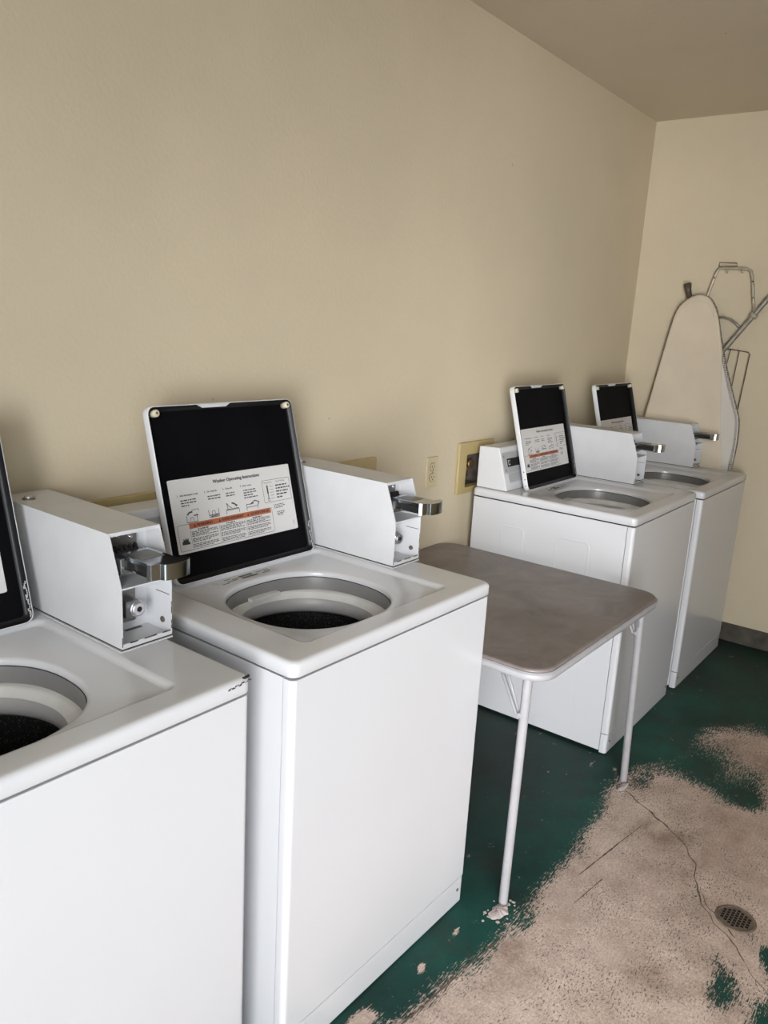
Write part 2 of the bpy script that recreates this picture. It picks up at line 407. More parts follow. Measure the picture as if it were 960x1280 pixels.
tag(MB().box(XL - .12, XR + .12, YF - .12, .2, ZC, ZC + .1, M['ceiling']).build('ceiling'), kind='structure')
DX0, DX1, DZ = -2.4, .35, 2.35  # unseen opening and frame, added and sized to steer the incoming light
mb = MB(); mb.box(XL - .12, DX0, YF - .12, YF, 0, ZC, M['wall']); mb.box(DX1, XR + .12, YF - .12, YF, 0, ZC, M['wall']); mb.box(DX0, DX1, YF - .12, YF, DZ, ZC, M['wall'])
tag(mb.build('wall_front'), kind='structure')
mb = MB(); mb.box(DX0 - .06, DX0, YF - .13, YF + .015, 0, DZ + .06, M['dooredge']); mb.box(DX1, DX1 + .06, YF - .13, YF + .015, 0, DZ + .06, M['dooredge']); mb.box(DX0, DX1, YF - .13, YF + .015, DZ, DZ + .06, M['dooredge'])
tag(mb.build('unseen_doorway', bevel=.004), kind='structure')

# ------------------------------------------------------------------ wall fittings
def supply_box(x0, x1, label, full=True):
    r = empty('washer_supply_box', ((x0 + x1) / 2, 0, SZ0)); w = (x1 - x0) / 2; h = SZ1 - SZ0
    tag(r, label, 'plumbing box', 'recessed plumbing boxes on the long wall')
    mb = MB()
    outer = rrect(-w, w, 0, h, .008, 4); inner = rrect(-w + .058, w - .056, .024, h - .050, .008, 4)
    n = len(outer)
    rr = [[(p[0], -.002, p[1]) for p in outer], [(p[0], -.010, p[1]) for p in outer], [(p[0] * .985, -.012, p[1] + (.0015 if p[1] < h / 2 else -.0015)) for p in outer],
          [(p[0], -.010, p[1]) for p in inner], [(p[0], .02, p[1]) for p in inner]]
    mb.rings(rr, M['almond'], smooth=False); mb.build('frame', r)
    mb = MB(); a = -w + .056; b = w - .056
    ring = [[(p[0], y, p[1]) for p in inner] for y in (.02, .10)]
    mb.rings(ring, M['dark_in'], cap1=True, smooth=False); mb.build('recess', r)
    for k, sx in enumerate((-.04, .04)):
        mb = MB(); mb.tube([(sx, .09, .10), (sx, .045, .10)], .012, M['brass']); mb.tube([(sx, .06, .10), (sx, .06, .055)], .010, M['brass'])
        mb.tube([(sx, .045, .10), (sx, .035, .10)], .020, M['brass'], n=8); mb.build('valve', r)
        MB().tube([(sx, .06, .056), (sx, .065, .047)], .012, M['hose']).build('hose', r)
supply_box(*SUP[0], 'yellowed plumbing box whose top edge shows behind the coin box of the nearest washer')
supply_box(*SUP[1], 'yellowed plumbing box peeking above the coin box of the second washer, left of the socket')
supply_box(*SUP[2], 'yellowed plastic plumbing box with open dark recess beside the third washer console')

def outlet():
    r = empty('wall_outlet', (2.436, 0, .988)); tag(r, 'cream duplex wall socket above the back edge of the card table', 'wall socket')
    mb = MB(); mb.rings([[(p[0], -.0005, p[1]) for p in rrect(-.035, .035, -.0575, .0575, .004)], [(p[0], -.004, p[1]) for p in rrect(-.035, .035, -.0575, .0575, .004)], [(p[0], -.006, p[1]) for p in rrect(-.033, .033, -.0555, .0555, .004)]], M['almond_light'], cap0=True, cap1=True, smooth=False)
    mb.build('cover_plate', r)
    for s in (-1, 1):
        cz = s * .0195; mb = MB()
        ol = [(.017 * math.cos(a) , cz + max(-.0135, min(.0135, .017 * math.sin(a)))) for a in [2 * PI * i / 24 for i in range(24)]]
        ol2 = [(.019 * math.cos(a) , cz + max(-.0155, min(.0155, .019 * math.sin(a)))) for a in [2 * PI * i / 24 for i in range(24)]]
        mb.rings([[(p[0], -.0058, p[1]) for p in ol2], [(p[0], -.0064, p[1]) for p in ol2]], M['chip'], cap1=True)
        mb.prism(ol, 'y', -.0085, -.006, M['almond_light'])
        mb.box(-.0085, -.006, -.0090, -.008, cz - .003, cz + .006, M['hole']); mb.box(.006, .0085, -.0090, -.008, cz - .003, cz + .005, M['hole'])
        mb.tube([(0, -.008, cz - .008), (0, -.009, cz - .008)], .0028, M['hole'], n=8); mb.build('receptacle', r)
    MB().tube([(0, -.006, 0), (0, -.0078, 0)], .003, M['steel'], n=10).build('screw', r)
outlet()

# ------------------------------------------------------------------ washer
W, D, H, T = .6846, .6586, .914, .031
BX = .584   # coin box left side
BW = .110
SCREEN = {}
def instruction_label(mb, xf2):
    LW, LH = .385, .172
    def P(u, v, d=0): return xf2(u * LW, v * LH, d)
    def rect(u0, u1, v0, v1, mat, d=.0004): mb.add([P(u0, v0, d), P(u1, v0, d), P(u1, v1, d), P(u0, v1, d)], [(0, 1, 2, 3)], mat)
    out = [(p[0], p[1]) for p in rrect(0, 1, 0, 1, .015, 3)]
    mb.add([P(p[0], p[1], 0) for p in out] + [P(p[0], p[1], .0003) for p in out], [list(range(len(out))), list(range(len(out), 2 * len(out)))], M['label'])
    def text(t, u, v, size, align='LEFT', mat=None, bold=0):
        tv, tf = text_geo(t, size, align)
        for dx in ([0] if not bold else [-bold, 0, bold]):
            mb.add([xf2(u * LW + x + dx, v * LH + y, .0007) for x, y, z in tv], tf, mat or M['print'])
    def lines(u0, u1, v0, v1, n, seed, mat=None, th=.45):
        rg = random.Random(seed); step = (v1 - v0) / n
        for k in range(n):
            v = v1 - (k + .5) * step; u = u0; end = u1 if k % 3 != 2 else u0 + (u1 - u0) * rg.uniform(.5, .95)
            while u < end - .006:
                w = rg.uniform(.008, .03); w = min(w, end - u); rect(u, u + w, v - step * th / 2, v + step * th / 2, mat or M['print'], .0006); u += w + .005
    def line(pts, w=.0035, close=False):
        q = pts + ([pts[0]] if close else [])
        for a, b in zip(q[:-1], q[1:]):
            A = Vector((a[0] * LW, a[1] * LH)); B = Vector((b[0] * LW, b[1] * LH)); d = (B - A).normalized(); n = Vector((-d.y, d.x)) * w * LH * .9
            mb.add([xf2(c.x, c.y, .0007) for c in (A + n, A - n, B - n, B + n)], [(0, 1, 2, 3)], M['print'])
    text('Washer Operating Instructions', .53, .90, .0118, 'CENTER', bold=.00055)
    for k, (u, s, n) in enumerate(((.05, 'Add detergent to tub.', 3), (.255, 'Set controls.', 2), (.40, 'Close lid.', 2), (.545, 'Insert coins.', 4))):
        text(str(k + 1) + '.', u, .775, .0066, bold=.0002); text(s, u + .022, .775, .0060, bold=.00025)
        lines(u + .022, u + .022 + (.115, .10, .07, .115)[k], .725 - .036 * n, .725, n, 40 + k, th=.42)
    # pictograms
    _l, _r, _P = line, rect, P
    sq_ = lambda v: .415 + (v - .42) * .60
    def line(pts, w=.0035, close=False): _l([(a, sq_(b)) for a, b in pts], w * .75, close)
    def rect(u0, u1, v0, v1, mat, d=.0007): _r(u0, u1, sq_(v0), sq_(v1), mat, d)
    def P(u, v, d=0): return _P(u, sq_(v), d)
    line([(.10, .56), (.095, .40), (.175, .40), (.175, .57)], .006); line([(.12, .42), (.125, .50), (.145, .50), (.15, .42)], .005)
    line([(.105, .57), (.12, .62), (.145, .63)], .016); rect(.15, .185, .61, .65, M['print']); line([(.14, .66), (.19, .68), (.195, .62)], .005)
    line([(.265, .60), (.27, .42), (.345, .42), (.345, .60)], .006); line([(.27, .47), (.345, .48)], .008); line([(.29, .44), (.295, .56), (.315, .56), (.32, .44)], .005); line([(.28, .44), (.34, .45)], .010)
    line([(.405, .42), (.405, .51), (.51, .51), (.51, .42)], .006); line([(.405, .53), (.51, .53)], .006); line([(.42, .53), (.415, .68), (.43, .60), (.45, .55)], .007); line([(.455, .665), (.475, .645), (.49, .60)], .015)
    mb.add([P(.478, .61, .0007), P(.503, .61, .0007), P(.492, .56, .0007)], [(0, 1, 2)], M['print'])
    line([(.575, .42), (.575, .49), (.67, .49), (.67, .42)], .006); line([(.575, .50), (.575, .56), (.61, .56)], .007); line([(.67, .50), (.685, .58), (.65, .63), (.62, .57)], .010)
    mb.add([P(.60, .54, .0007), P(.625, .60, .0007), P(.64, .56, .0007)], [(0, 1, 2)], M['print'])
    line, rect, P = _l, _r, _P
    # warning panel
    line([(p[0], p[1]) for p in rrect(.018, .785, .035, .385, .014, 3)], .003, True)
    rect(.105, .775, .315, .392, M['orange'], .0008)
    for u in (.33, .55): line([(u, .04), (u, .31)], .002)
    line([(.108, .05), (.108, .31)], .002)
    for u, s in ((.215, 'WARNING'), (.44, 'AVERTISSEMENT'), (.668, 'ADVERTENCIA')):
        tv, tf = text_geo(s, .0096, 'CENTER')
        for dx in (-.0004, 0, .0004): mb.add([xf2(u * LW + x + .003 + dx, .352 * LH + y, .0011) for x, y, z in tv], tf, M['print'])
        c = u * LW - max(x for x, y, z in tv) - .004
        mb.add([xf2(c - .0035, .352 * LH - .003, .0011), xf2(c + .0035, .352 * LH - .003, .0011), xf2(c, .352 * LH + .0038, .0011)], [(0, 1, 2)], M['print'])
    for k, u in enumerate((.115, .337, .557)):
        lines(u + .05, u + .13, .283, .306, 1, 90 + k, th=.7); lines(u, u + .205, .20, .28, 4, 60 + k, th=.5); lines(u, u + .205, .125, .185, 3, 70 + k, th=.5); lines(u, u + .20, .05, .11, 3, 80 + k, th=.5)
    # flame mark
    fl = [(.035, .12), (.038, .17), (.045, .155), (.047, .205), (.058, .175), (.063, .215), (.072, .18), (.084, .205), (.083, .16), (.095, .13), (.09, .115)]
    cx = sum(p[0] for p in fl) / len(fl); cy = sum(p[1] for p in fl) / len(fl)
    mb.add([P(cx, .14, .0007)] + [P(*p, .0007) for p in fl], [(0, i + 1, (i + 1) % len(fl) + 1) for i in range(len(fl))], M['print'])
    # temperature box
    line([(.735, .80), (.735, .47), (.982, .47), (.982, .80)], .003, True)
    text('Temperatures', .742, .765, .0054); text('Cycle Settings', .855, .765, .0058)
    rect(.770, .782, .60, .725, M['print']); rect(.774, .780, .52, .60, M['print']); line([(.777 + .010 * math.cos(a), .51 + .022 * math.sin(a)) for a in [2 * PI * i / 10 for i in range(10)]], .004, True)
    for k, s in enumerate(('Whites / Colors', 'Warm / Bright', 'Delicates', 'Permanent Press', 'Knits')):
        rect(.797, .83, .70 - .045 * k, .705 - .045 * k, M['print']); lines(.85, (.955, .978, .96, .95, .90)[k], .69 - .045 * k, .72 - .045 * k, 1, 20 + k, th=.65)
    lines(.81, .91, .36, .43, 3, 31, th=.45); lines(.83, .90, .25, .32, 3, 32, th=.45); rect(.965, .968, .08, .14, M['print'])

def make_washer():
    root = empty('washing_machine')
    HT = H - T
    # cabinet: sides + back + dark core
    mb = MB(); c = .026
    def sq(q, y0, y1): return [(q, y0), (W - q, y0), (W - q, y1), (q, y1)]
    mb.rings([at_z(sq(.006, c + .004, D - .012), .012), at_z(sq(.0015, c + .002, D - .008), .012), at_z(sq(.0015, c + .002, D - .008), HT - .005), at_z(sq(.006, c + .006, D - .012), HT - .005)], M['enamel'], smooth=False)
    mb.rings([at_z(sq(.010, c - .012, D - .012), .02), at_z(sq(.010, c - .012, D - .012), HT + .004)], M['seam'], smooth=False)
    mb.box(.01, W - .01, c, D - .012, .02, .03, M['seam'])
    for x, s in ((.0015, -1), (W - .0015, 1)):
        for (y0, y1) in ((.155, .29), (.42, .52)):      # stamped outlines in the side sheet
            for a, dd in ((0, .0012),):
                o = rrect(y0, y1, .62, .79, .02, 5); i = rrect(y0 + .006, y1 - .006, .626, .784, .015, 5)
                mid = rrect(y0 + .003, y1 - .003, .623, .787, .017, 5)
                mb.rings([[(x, p[0], p[1]) for p in o], [(x + s * .0020, p[0], p[1]) for p in mid], [(x, p[0], p[1]) for p in i]], M['enamel'])
        o = rrect(.14, .53, .06, .52, .02, 5); i = rrect(.145, .525, .065, .515, .017, 5); mid = rrect(.1425, .5275, .0625, .5175, .018, 5)
        mb.rings([[(x, p[0], p[1]) for p in o], [(x + s * .0008, p[0], p[1]) for p in mid], [(x, p[0], p[1]) for p in i]], M['enamel'])
    for x in (.06, W - .06):
        for y in (.07, D - .07): mb.tube([(x, y, 0), (x, y, .014)], .02, M['seam'], n=12)
    mb.build('cabinet', root)
    def wrap(z0, z1, rr=.012, inset=0, depth=c):
        pr = [(inset, depth)]
        pr += [(inset + rr - rr * math.cos(a), inset + rr - rr * math.sin(a)) for a in [PI / 2 * i / 6 for i in range(7)]]
        pr += [(W - q[0], q[1]) for q in pr[::-1]]
        b = MB(); b.prism(pr, 'z', z0, z1, M['enamel'], smooth=True); return b
    o = wrap(.0835, HT - .005).build('front_panel', root, bevel=.0015); 
    mb = wrap(.004, .080, inset=.0012)
    mb.tube([(.655, .0015, .048), (.655, -.0012, .048)], .0045, M['chip'], n=10); mb.tube([(.03, .0015, .048), (.03, -.0012, .048)], .0045, M['chip'], n=10)
    mb.build('toe_panel', root, bevel=.0012)
    # top panel
    mb = MB(); k = 8; sd = 14
    def RR(x0, x1, y0, y1, r): return rrect(x0, x1, y0, y1, r, k, sd)
    e = .0025
    rec = (.084, .572, .054, .480)
    rings = [at_z(RR(.01, W - .01, .01, D - .01, .012), HT + .004), at_z(RR(-e + .002, W + e - .002, -e + .002, D, .018), HT), at_z(RR(-e, W + e, -e, D, .018), HT + .002), at_z(RR(-e, W + e, -e, D, .018), H - .010)]
    for i in range(1, 6):
        a = PI / 2 * i / 5; q = .010 * (1 - math.cos(a)); rings.append(at_z(RR(-e + q, W + e - q, -e + q, D - q, .018), H - .010 + .010 * math.sin(a)))
    rings.append(at_z(RR(.012, W - .012, .012, D - .014, .02), H + .0001))
    rings.append(at_z(RR(rec[0] - .006, rec[1] + .006, rec[2] - .005, rec[3] + .006, .022), H + .0001))
    rings.append(at_z(RR(rec[0], rec[1], rec[2], rec[3], .018), H - .0004))
    rings.append(at_z(RR(rec[0] + .005, rec[1] - .005, rec[2] + .004, rec[3] - .004, .016), H - .0045))
    rings.append(at_z(RR(rec[0] + .010, rec[1] - .010, rec[2] + .008, rec[3] - .008, .014), H - .0085))
    rings.append(at_z(RR(rec[0] + .014, rec[1] - .014, rec[2] + .011, rec[3] - .011, .013), H - .0090))
    base = RR(rec[0] + .014, rec[1] - .014, rec[2] + .011, rec[3] - .011, .013)
    cx, cy, rx, ry = .303, .2495, .186, .174
    def sup(p, f=1, n=2.35):
        a = math.atan2((p[1] - cy) / .2, (p[0] - cx) / .22); ca, sa = math.cos(a), math.sin(a)
        s = (abs(ca) ** n + abs(sa) ** n) ** (-1 / n); return (cx + rx * f * s * ca, cy + ry * f * s * sa)
    for f, z in ((1.035, H - .0115), (1.0, H - .0145), (.992, H - .018), (.992, H - .026)): rings.append(at_z([sup(p, f) for p in base], z))
    mb.rings(rings, M['enamel'])
    mb.build('top_panel', root)
    mb = MB(); mb.rings([at_z([sup(p, 1.0) for p in base], H - .0245), at_z([sup(p, .985) for p in base], H - .040), at_z([sup(p, .975) for p in base], H - .060)], M['collar'])
    mb.rings([at_z([sup(p, 1.001) for p in base], H - .0275), at_z([sup(p, .985) for p in base], H - .0265), at_z([sup(p, .984) for p in base], H - .0245)], M['seam'])
    mb.build('tub_collar', root)
    def circ(r, z, n=96): return [(cx + r * math.cos(2 * PI * i / n), cy + r * math.sin(2 * PI * i / n), z) for i in range(n)]
    mb = MB(); mb.rings([circ(.190, H - .058), circ(.176, H - .0585), circ(.168, H - .063), circ(.164, H - .072), circ(.160, H - .074)], M['pale_plastic'])
    mb.box(cx - .035, cx + .055, cy + .152, cy + .172, H - .0595, H - .052, M['pale_plastic'])
    mb.build('splash_ring', root)
    mb = MB(); mb.rings([circ(.165, H - .073), circ(.161, H - .078), circ(.157, H - .092), circ(.159, H - .104), circ(.168, H - .112), circ(.205, H - .114)], M['grey_plastic'])
    mb.build('balance_ring', root)
    mb = MB(); mb.rings([circ(.204, H - .112), circ(.204, H - .45), circ(.18, H - .50), circ(.02, H - .51)], M['speckle'], cap1=True); mb.build('wash_basket', root)
    # agitator
    mb = MB(); rr = [(.015, -.26), (.034, -.265), (.038, -.28), (.036, -.36), (.05, -.43), (.10, -.49), (.13, -.508)]
    n = 48; mb.rings([[(cx + r * (1 + (.10 if z < -.3 else 0) * math.cos(4 * 2 * PI * i / n)) * math.cos(2 * PI * i / n), cy + r * (1 + (.10 if z < -.3 else 0) * math.cos(4 * 2 * PI * i / n)) * math.sin(2 * PI * i / n), H + z) for i in range(n)] for r, z in rr], M['pale_plastic'], cap0=True)
    mb.build('agitator', root)
    # rating sticker near the opening
    mb = MB(); z = H - .0078
    x0, x1, y0, y1 = .195, .375, .428, .462
    mb.box(x0, x1, y0, y1, z - .0008, z, M['label']); rg = random.Random(3)
    for a, b, yy0, yy1 in ((.075, .125, .010, .018), (.075, .115, .022, .030)):
        x = a
        while x < b: ww = rg.uniform(.0008, .002); mb.box(x0 + x, x0 + x + ww, y0 + yy0, y0 + yy1, z, z + .0003, M['print']); x += ww + rg.uniform(.0008, .0016)
    for yy, a, b in ((.006, .01, .03), (.013, .03, .06), (.020, .05, .07), (.027, .03, .05), (.025, .13, .15), (.012, .14, .165), (.019, .15, .17), (.028, .155, .172)): mb.box(x0 + a, x0 + b, y0 + yy, y0 + yy + .0022, z, z + .0003, M['print'])
    mb.build('rating_sticker', root)
    # lid ------------------------------------------------
    p0 = Vector((.100, .468, H + .002)); tv = Vector((0, .107, .393)).normalized(); nv = Vector((0, -1, 0)); nv = (nv - tv * nv.dot(tv)).normalized()
    def LF(s, t, d=0): return p0 + Vector((s, 0, 0)) + tv * t + nv * d     # d>0 toward the room
    LWid, LLen, th = .452, .410, .022
    lid = MB()
    def ring(ins, d, r=.018): return [LF(p[0], p[1], d) for p in rrect(ins, LWid - ins, ins, LLen - ins, r, 6)]
    lid.rings([ring(.004, -th), ring(.0005, -th + .003), ring(0, -th + .007), ring(0, -.002), ring(.0012, 0), ring(.0028, 0)], M['enamel'], cap0=True)
    lidb = lid.build('lid', root)
    inn = MB(); inn.rings([ring(.0028, 0, .016), ring(.004, -.001, .015), ring(.006, -.012, .013), ring(.013, -.014, .01)], M['black_gloss'])
    inn.rings([ring(.0128, -.014, .01), ring(.02, -.0138, .01)], M['black'], cap1=True, smooth=False)
    inn.build('inner_panel', lidb)
    for s in (.022, LWid - .022):
        b = MB(); b.tube([LF(s, LLen - .017, -.0135), LF(s, LLen - .017, .004), LF(s, LLen - .017, .006)], [.0085, .0085, .006], M['cream_rubber'], n=14)
        b.tube([LF(s, LLen - .017, .006), LF(s, LLen - .017, .0065)], .003, M['chip'], n=8); b.build('bumper', lidb)
    # finger lip in the middle of the top edge
    b = MB(); q = [(.14, LLen - .003), (.155, LLen - .011), (.225, LLen - .011), (.24, LLen - .003)]
    b.add([LF(s, t, -.001) for s, t in q] + [LF(s, t, .002) for s, t in q], [(0, 1, 2, 3)[::-1], (4, 5, 6, 7), (0, 1, 5, 4), (1, 2, 6, 5), (2, 3, 7, 6), (3, 0, 4, 7)], M['enamel']); b.build('lid_lip', lidb)
    for t in (.02, .045, .075):
        b = MB(); c0 = LF(-.0002, t, -.008); b.tube([c0 + Vector((.001, 0, 0)), c0 - Vector((.0012, 0, 0))], .0022, M['blackscuff'], n=8)
        b.build('hinge_rivet', lidb)
    lb = MB(); instruction_label(lb, lambda x, y, d: LF(.030 + x, .068 + y, -.0136 + d)); l = lb.build('instruction_label', lidb)
    # worn grey rim at the lower right corner
    b = MB(); rg = random.Random(5)
    for i in range(16):
        t = .012 + i * .0045; s = LWid - .0065 + rg.uniform(-.0022, .0022); w = rg.uniform(.0008, .0026)
        b.add([LF(s - w, t - .003, -.0015), LF(s + w, t - .003, -.0015), LF(s + w, t + .003, -.001), LF(s - w, t + .003, -.001)], [(0, 1, 2, 3)], M['grey_plastic'])
    b.build('worn_edge', lidb)
    # console -------------------------------------------
    mb = MB(); y0, y1, yt = .520, .655, .572; hz = .165
    prof = [(y0, H + .001), (y1, H + .001), (y1, H + hz - .004), (yt, H + hz), (yt - .004, H + hz - .003)]
    mb.prism(prof, 'x', .020, .548, M['enamel']); con = mb.build('console', root, bevel=.003)
    sl = Vector((0, yt - .004 - y0, hz - .004)).normalized(); nn = Vector((0, -sl.z, sl.y))
    def CF(x, t, d=0): return Vector((x, y0, H + .001)) + sl * t + nn * d
    def plate(x0, x1, t0, t1, d0, d1, mat, b):
        b.add([CF(x, t, d) for d in (d0, d1) for t in (t0, t1) for x in (x0, x1)], [(0, 2, 3, 1), (4, 5, 7, 6), (0, 1, 5, 4), (2, 6, 7, 3), (0, 4, 6, 2), (1, 3, 7, 5)], mat)
    b = MB(); plate(.028, .542, .068, .150, -.001, .0015, M['panelgrey'], b)
    for x in (.038, .53):
        for t in (.080, .135): b.tube([CF(x, t, .001), CF(x, t, .0028)], .004, M['steel'], n=10)
    b.build('control_plate', con)
    b = MB(); plate(.060, .22, .092, .124, .0012, .0028, M['display'], b); plate(.066, .080, .098, .118, .0028, .0034, M['panelgrey'], b); plate(.0695, .0765, .1015, .1145, .0034, .0037, M['display'], b)
    b.build('display_window', con)
    b = MB(); plate(.055, .17, .030, .066, -.0005, .0012, M['panelgrey'], b); b.build('plate_notch', con)
    for x in (.30, .40, .50):
        b = MB(); b.tube([CF(x, .108, .001), CF(x, .108, .012), CF(x, .108, .014)], [.016, .014, .011], M['darkplastic'], n=20); b.build('selector_button', con)
    # coin box ------------------------------------------
    x0, x1 = BX, BX + BW; z0 = H + .0065; zt = H + .216; zk = H + .120; yf, ys, yb = .229, .264, .505; t = .0028
    mb = MB(); E = M['enamel_dirty']
    prof = [(yf, z0), (yf, zk), (ys, zt), (.655, zt), (.655, z0)]
    mb.prism(prof, 'x', x0, x0 + t, E); mb.prism(prof, 'x', x1 - t, x1, E)
    mb.box(x0 + t, x1 - t, ys, yb, zt - t, zt, E)
    mb.box(x0 + t, x1 - t, yf + .002, .652, z0, z0 + t, E); mb.box(x0 + t, x1 - t, .652, .655, z0, zt, E)
    mb.box(x0 + t, x1 - t, yf, yf + .0025, z0, z0 + .009, E)             # front lip
    mb.box(x0 + t, x1 - t, yf + .0005, .304, zk - .0015, zk + .0012, E)   # shelf
    mb.box(x0 + t, x1 - t, ys + .0005, ys + .003, zt - .007, zt - t, E)  # lip under the roof
    mb.box(x0 + t, x1 - t, .3035, .3065, z0, zt - t, E)                  # inner bulkhead
    # shelf riser behind the slide
    mb.box(x0 + t, x1 - t, .294, .3035, zk, zk + .016, E)
    # chips on the lip edges
    rg = random.Random(11)
    for i in range(9):
        a = rg.uniform(x0 + .01, x1 - .016); w = rg.uniform(.004, .014); mb.box(a, a + w, yf - .0004, yf + .001, z0 + .0075, z0 + .0094, M['chip'])
    for i in range(7):
        a = rg.uniform(z0 + .01, zk - .03); w = rg.uniform(.003, .012); mb.box(x1 - .0022, x1 - .0006, yf - .0004, yf + .001, a, a + w, M['chip'])
    for zz in (z0 + .004,): mb.box(x0 + .0004, x0 + .0022, yf - .0004, yf + .001, zz, zz + .018, M['chip'])
    mb.box(x1 - t - .0004, x1 - t + .0002, yf + .004, yf + .045, z0 + .078, z0 + .0795, M['chip'])
    mb.box(x0 + .052, x1 - .022, yf + .062, yf + .070, z0 + t, z0 + t + .0004, M['chip'])
    cb = mb.build('coin_box', root)
    MB().box(x0 - .003, x1, yf - .002, .655, H + .0008, H + .0035, E).build('base_plate', cb)
    MB().box(x0 + .001, x1 - .001, yf + .001, .654, H + .0030, H + .0068, M['seam']).build('base_gap', cb)
    mb = MB(); mb.box(x0 + t + .0006, x1 - t - .0006, yb + .0014, .6505, zt - .0035, zt - .0002, E); mb.build('rear_cover', cb)
    MB().box(x0 + t, x1 - t, yb, .652, zt - .0060, zt - .0050, M['seam']).build('cover_gap', cb)
    mb = MB(); mb.tube([(x0 + .032, .592, zt - .001), (x0 + .032, .592, zt + .0015)], .013, M['steel'], n=20); mb.tube([(x0 + .032, .592, zt + .0015), (x0 + .032, .592, zt + .006), (x0 + .032, .592, zt + .0075)], [.0095, .008, .004], M['lockmetal'], n=20); mb.build('lid_lock', cb)
    # steel plates
    mb = MB(); yp = .300
    out = rrect(x0 + .005, x1 - .028, zk + .010, zt - .008, .005, 4); mb.prism(out, 'y', yp - .0025, yp + .004, M['steel'])
    for px, pz in ((.016, .022), (.068, .022), (.040, .018)): mb.tube([(x0 + px, yp - .002, zt - pz), (x0 + px, yp - .0065, zt - pz)], [.0048, .0035], M['lockmetal'], n=10)
    mb.tube([(x0 + .036, yp - .004, zt - .012), (x0 + .040, yp - .007, zt - .020), (x0 + .046, yp - .004, zt - .012)], .0014, M['lockmetal'], n=6)
    mb.build('coin_plate', cb)
    mb = MB(); mb.box(x0 + .005, x1 - .032, yp - .001, yp + .004, z0 + .018, zk - .003, M['steel']); mb.tube([(x1 - .044, yp, z0 + .030), (x1 - .044, yp - .006, z0 + .030)], [.007, .004], M['lockmetal'], n=12)
    mb.build('vault_plate', cb)
    mb = MB(); lx, lz = x0 + .054, z0 + .058
    mb.prism([(lx - .022, lz - .016), (lx + .004, lz - .016), (lx + .004, lz + .016), (lx - .022, lz + .016)], 'y', .262, yp, M['steel'])
    mb.tube([(lx, yp, lz), (lx, .258, lz), (lx, .256, lz)], [.0165, .0165, .015], M['lockmetal'], n=8)
    mb.tube([(lx, .2565, lz), (lx, .252, lz), (lx, .2515, lz)], [.0135, .0135, .0115], M['lockmetal'], n=24); mb.tube([(lx, .252, lz), (lx, .2510, lz)], .0052, M['hole'], n=16)
    mb.build('vault_lock', cb)
    MB().tube([(x1 - t + .0002, yf + .024, z0 + .024), (x1 - t - .0022, yf + .024, z0 + .024)], .0060, M['chip'], n=16).build('bolt', cb)
    # coin slide
    mb = MB(); sx0, sx1 = x0 + .018, x0 + .082; sz = H + .168
    mb.prism([(yp, H + .124), (.248, H + .140), (.248, sz + .002), (yp, sz + .002)], 'x', sx0 - .004, sx1 + .004, M['steel'])       # fixed housing
    sb = mb.build('slide_housing', cb, bevel=.0012)
    mb = MB()
    mb.box(sx0, sx1, .166, .262, sz + .006, sz + .0095, M['chrome'])                      # top plate
    mb.box(sx0, sx0 + .003, .170, .262, sz + .001, sz + .006, M['chrome']); mb.box(sx0, sx0 + .004, .170, .262, sz - .016, sz - .013, M['chrome']); mb.box(sx1 - .003, sx1, .170, .262, sz - .014, sz + .006, M['chrome'])
    mb.box(sx0 + .003, sx1 - .006, .176, .262, sz - .015, sz + .004, M['display'])          # dark channel
    mb.box(sx0 + .008, sx1 - .008, .20, .25, sz + .0095, sz + .0100, M['steel'])
    hn = [(sx0 - .006, .168), (sx0 - .002, .162), (sx0 + .006, .160), (sx0 + .014, .158), (sx0 + .017, .150), (sx0 + .024, .146), (sx0 + .040, .144), (sx1 - .004, .146), (sx1 + .008, .151), (sx1 + .014, .158), (sx1 + .013, .166), (sx1 + .004, .170), (sx0 - .004, .172)]
    mb.prism(hn, 'z', sz - .018, sz + .011, M['chrome'])
    mb.build('coin_slide', cb, bevel=.0015)
    mb = MB()
    for i in range(5):
        xx = sx0 + .006 + i * .0105; mb.prism([(.270, sz + .005), (.276, sz + .017), (.284, sz + .017), (.292, sz + .005)], 'x', xx, xx + .0018, M['display'])
    mb.box(sx0 + .002, sx1 - .002, .250, .300, sz + .001, sz + .006, M['steel'])
    mb.build('coin_slots', cb)
    return root

def copy_tree(o, parent=None):
    c = o.copy(); COL.objects.link(c)
    if parent: c.parent = parent
    for ch in list(o.children): copy_tree(ch, c)
    return c

proto = make_washer()
spec = [(.2175, -.6858, -.0023, 1.0, 'nearest white top-load washer, cut off by the left edge, black scuff on its front corner'),
        (.9875, -.7084, -.0100, .9995, 'white coin-operated washer with its raised black lid fully in view, left of the card table'),
        (2.6739, -.7039, .0060, .995, 'white coin-operated washer just beyond the card table, console and stamped side showing'),
        (3.4340, -.7090, .0031, .984, 'farthest white coin-operated washer, against the end wall in front of the ironing board')]
wash = []
for i, (x, y, a, sc, lab) in enumerate(spec):
    o = proto if i == 0 else copy_tree(proto)
    o.location = (x, y, 0); o.rotation_euler = (0, 0, a); o.scale = (1, 1, sc)
    tag(o, lab, 'washing machine', 'coin-operated washers along the wall'); wash.append(o)
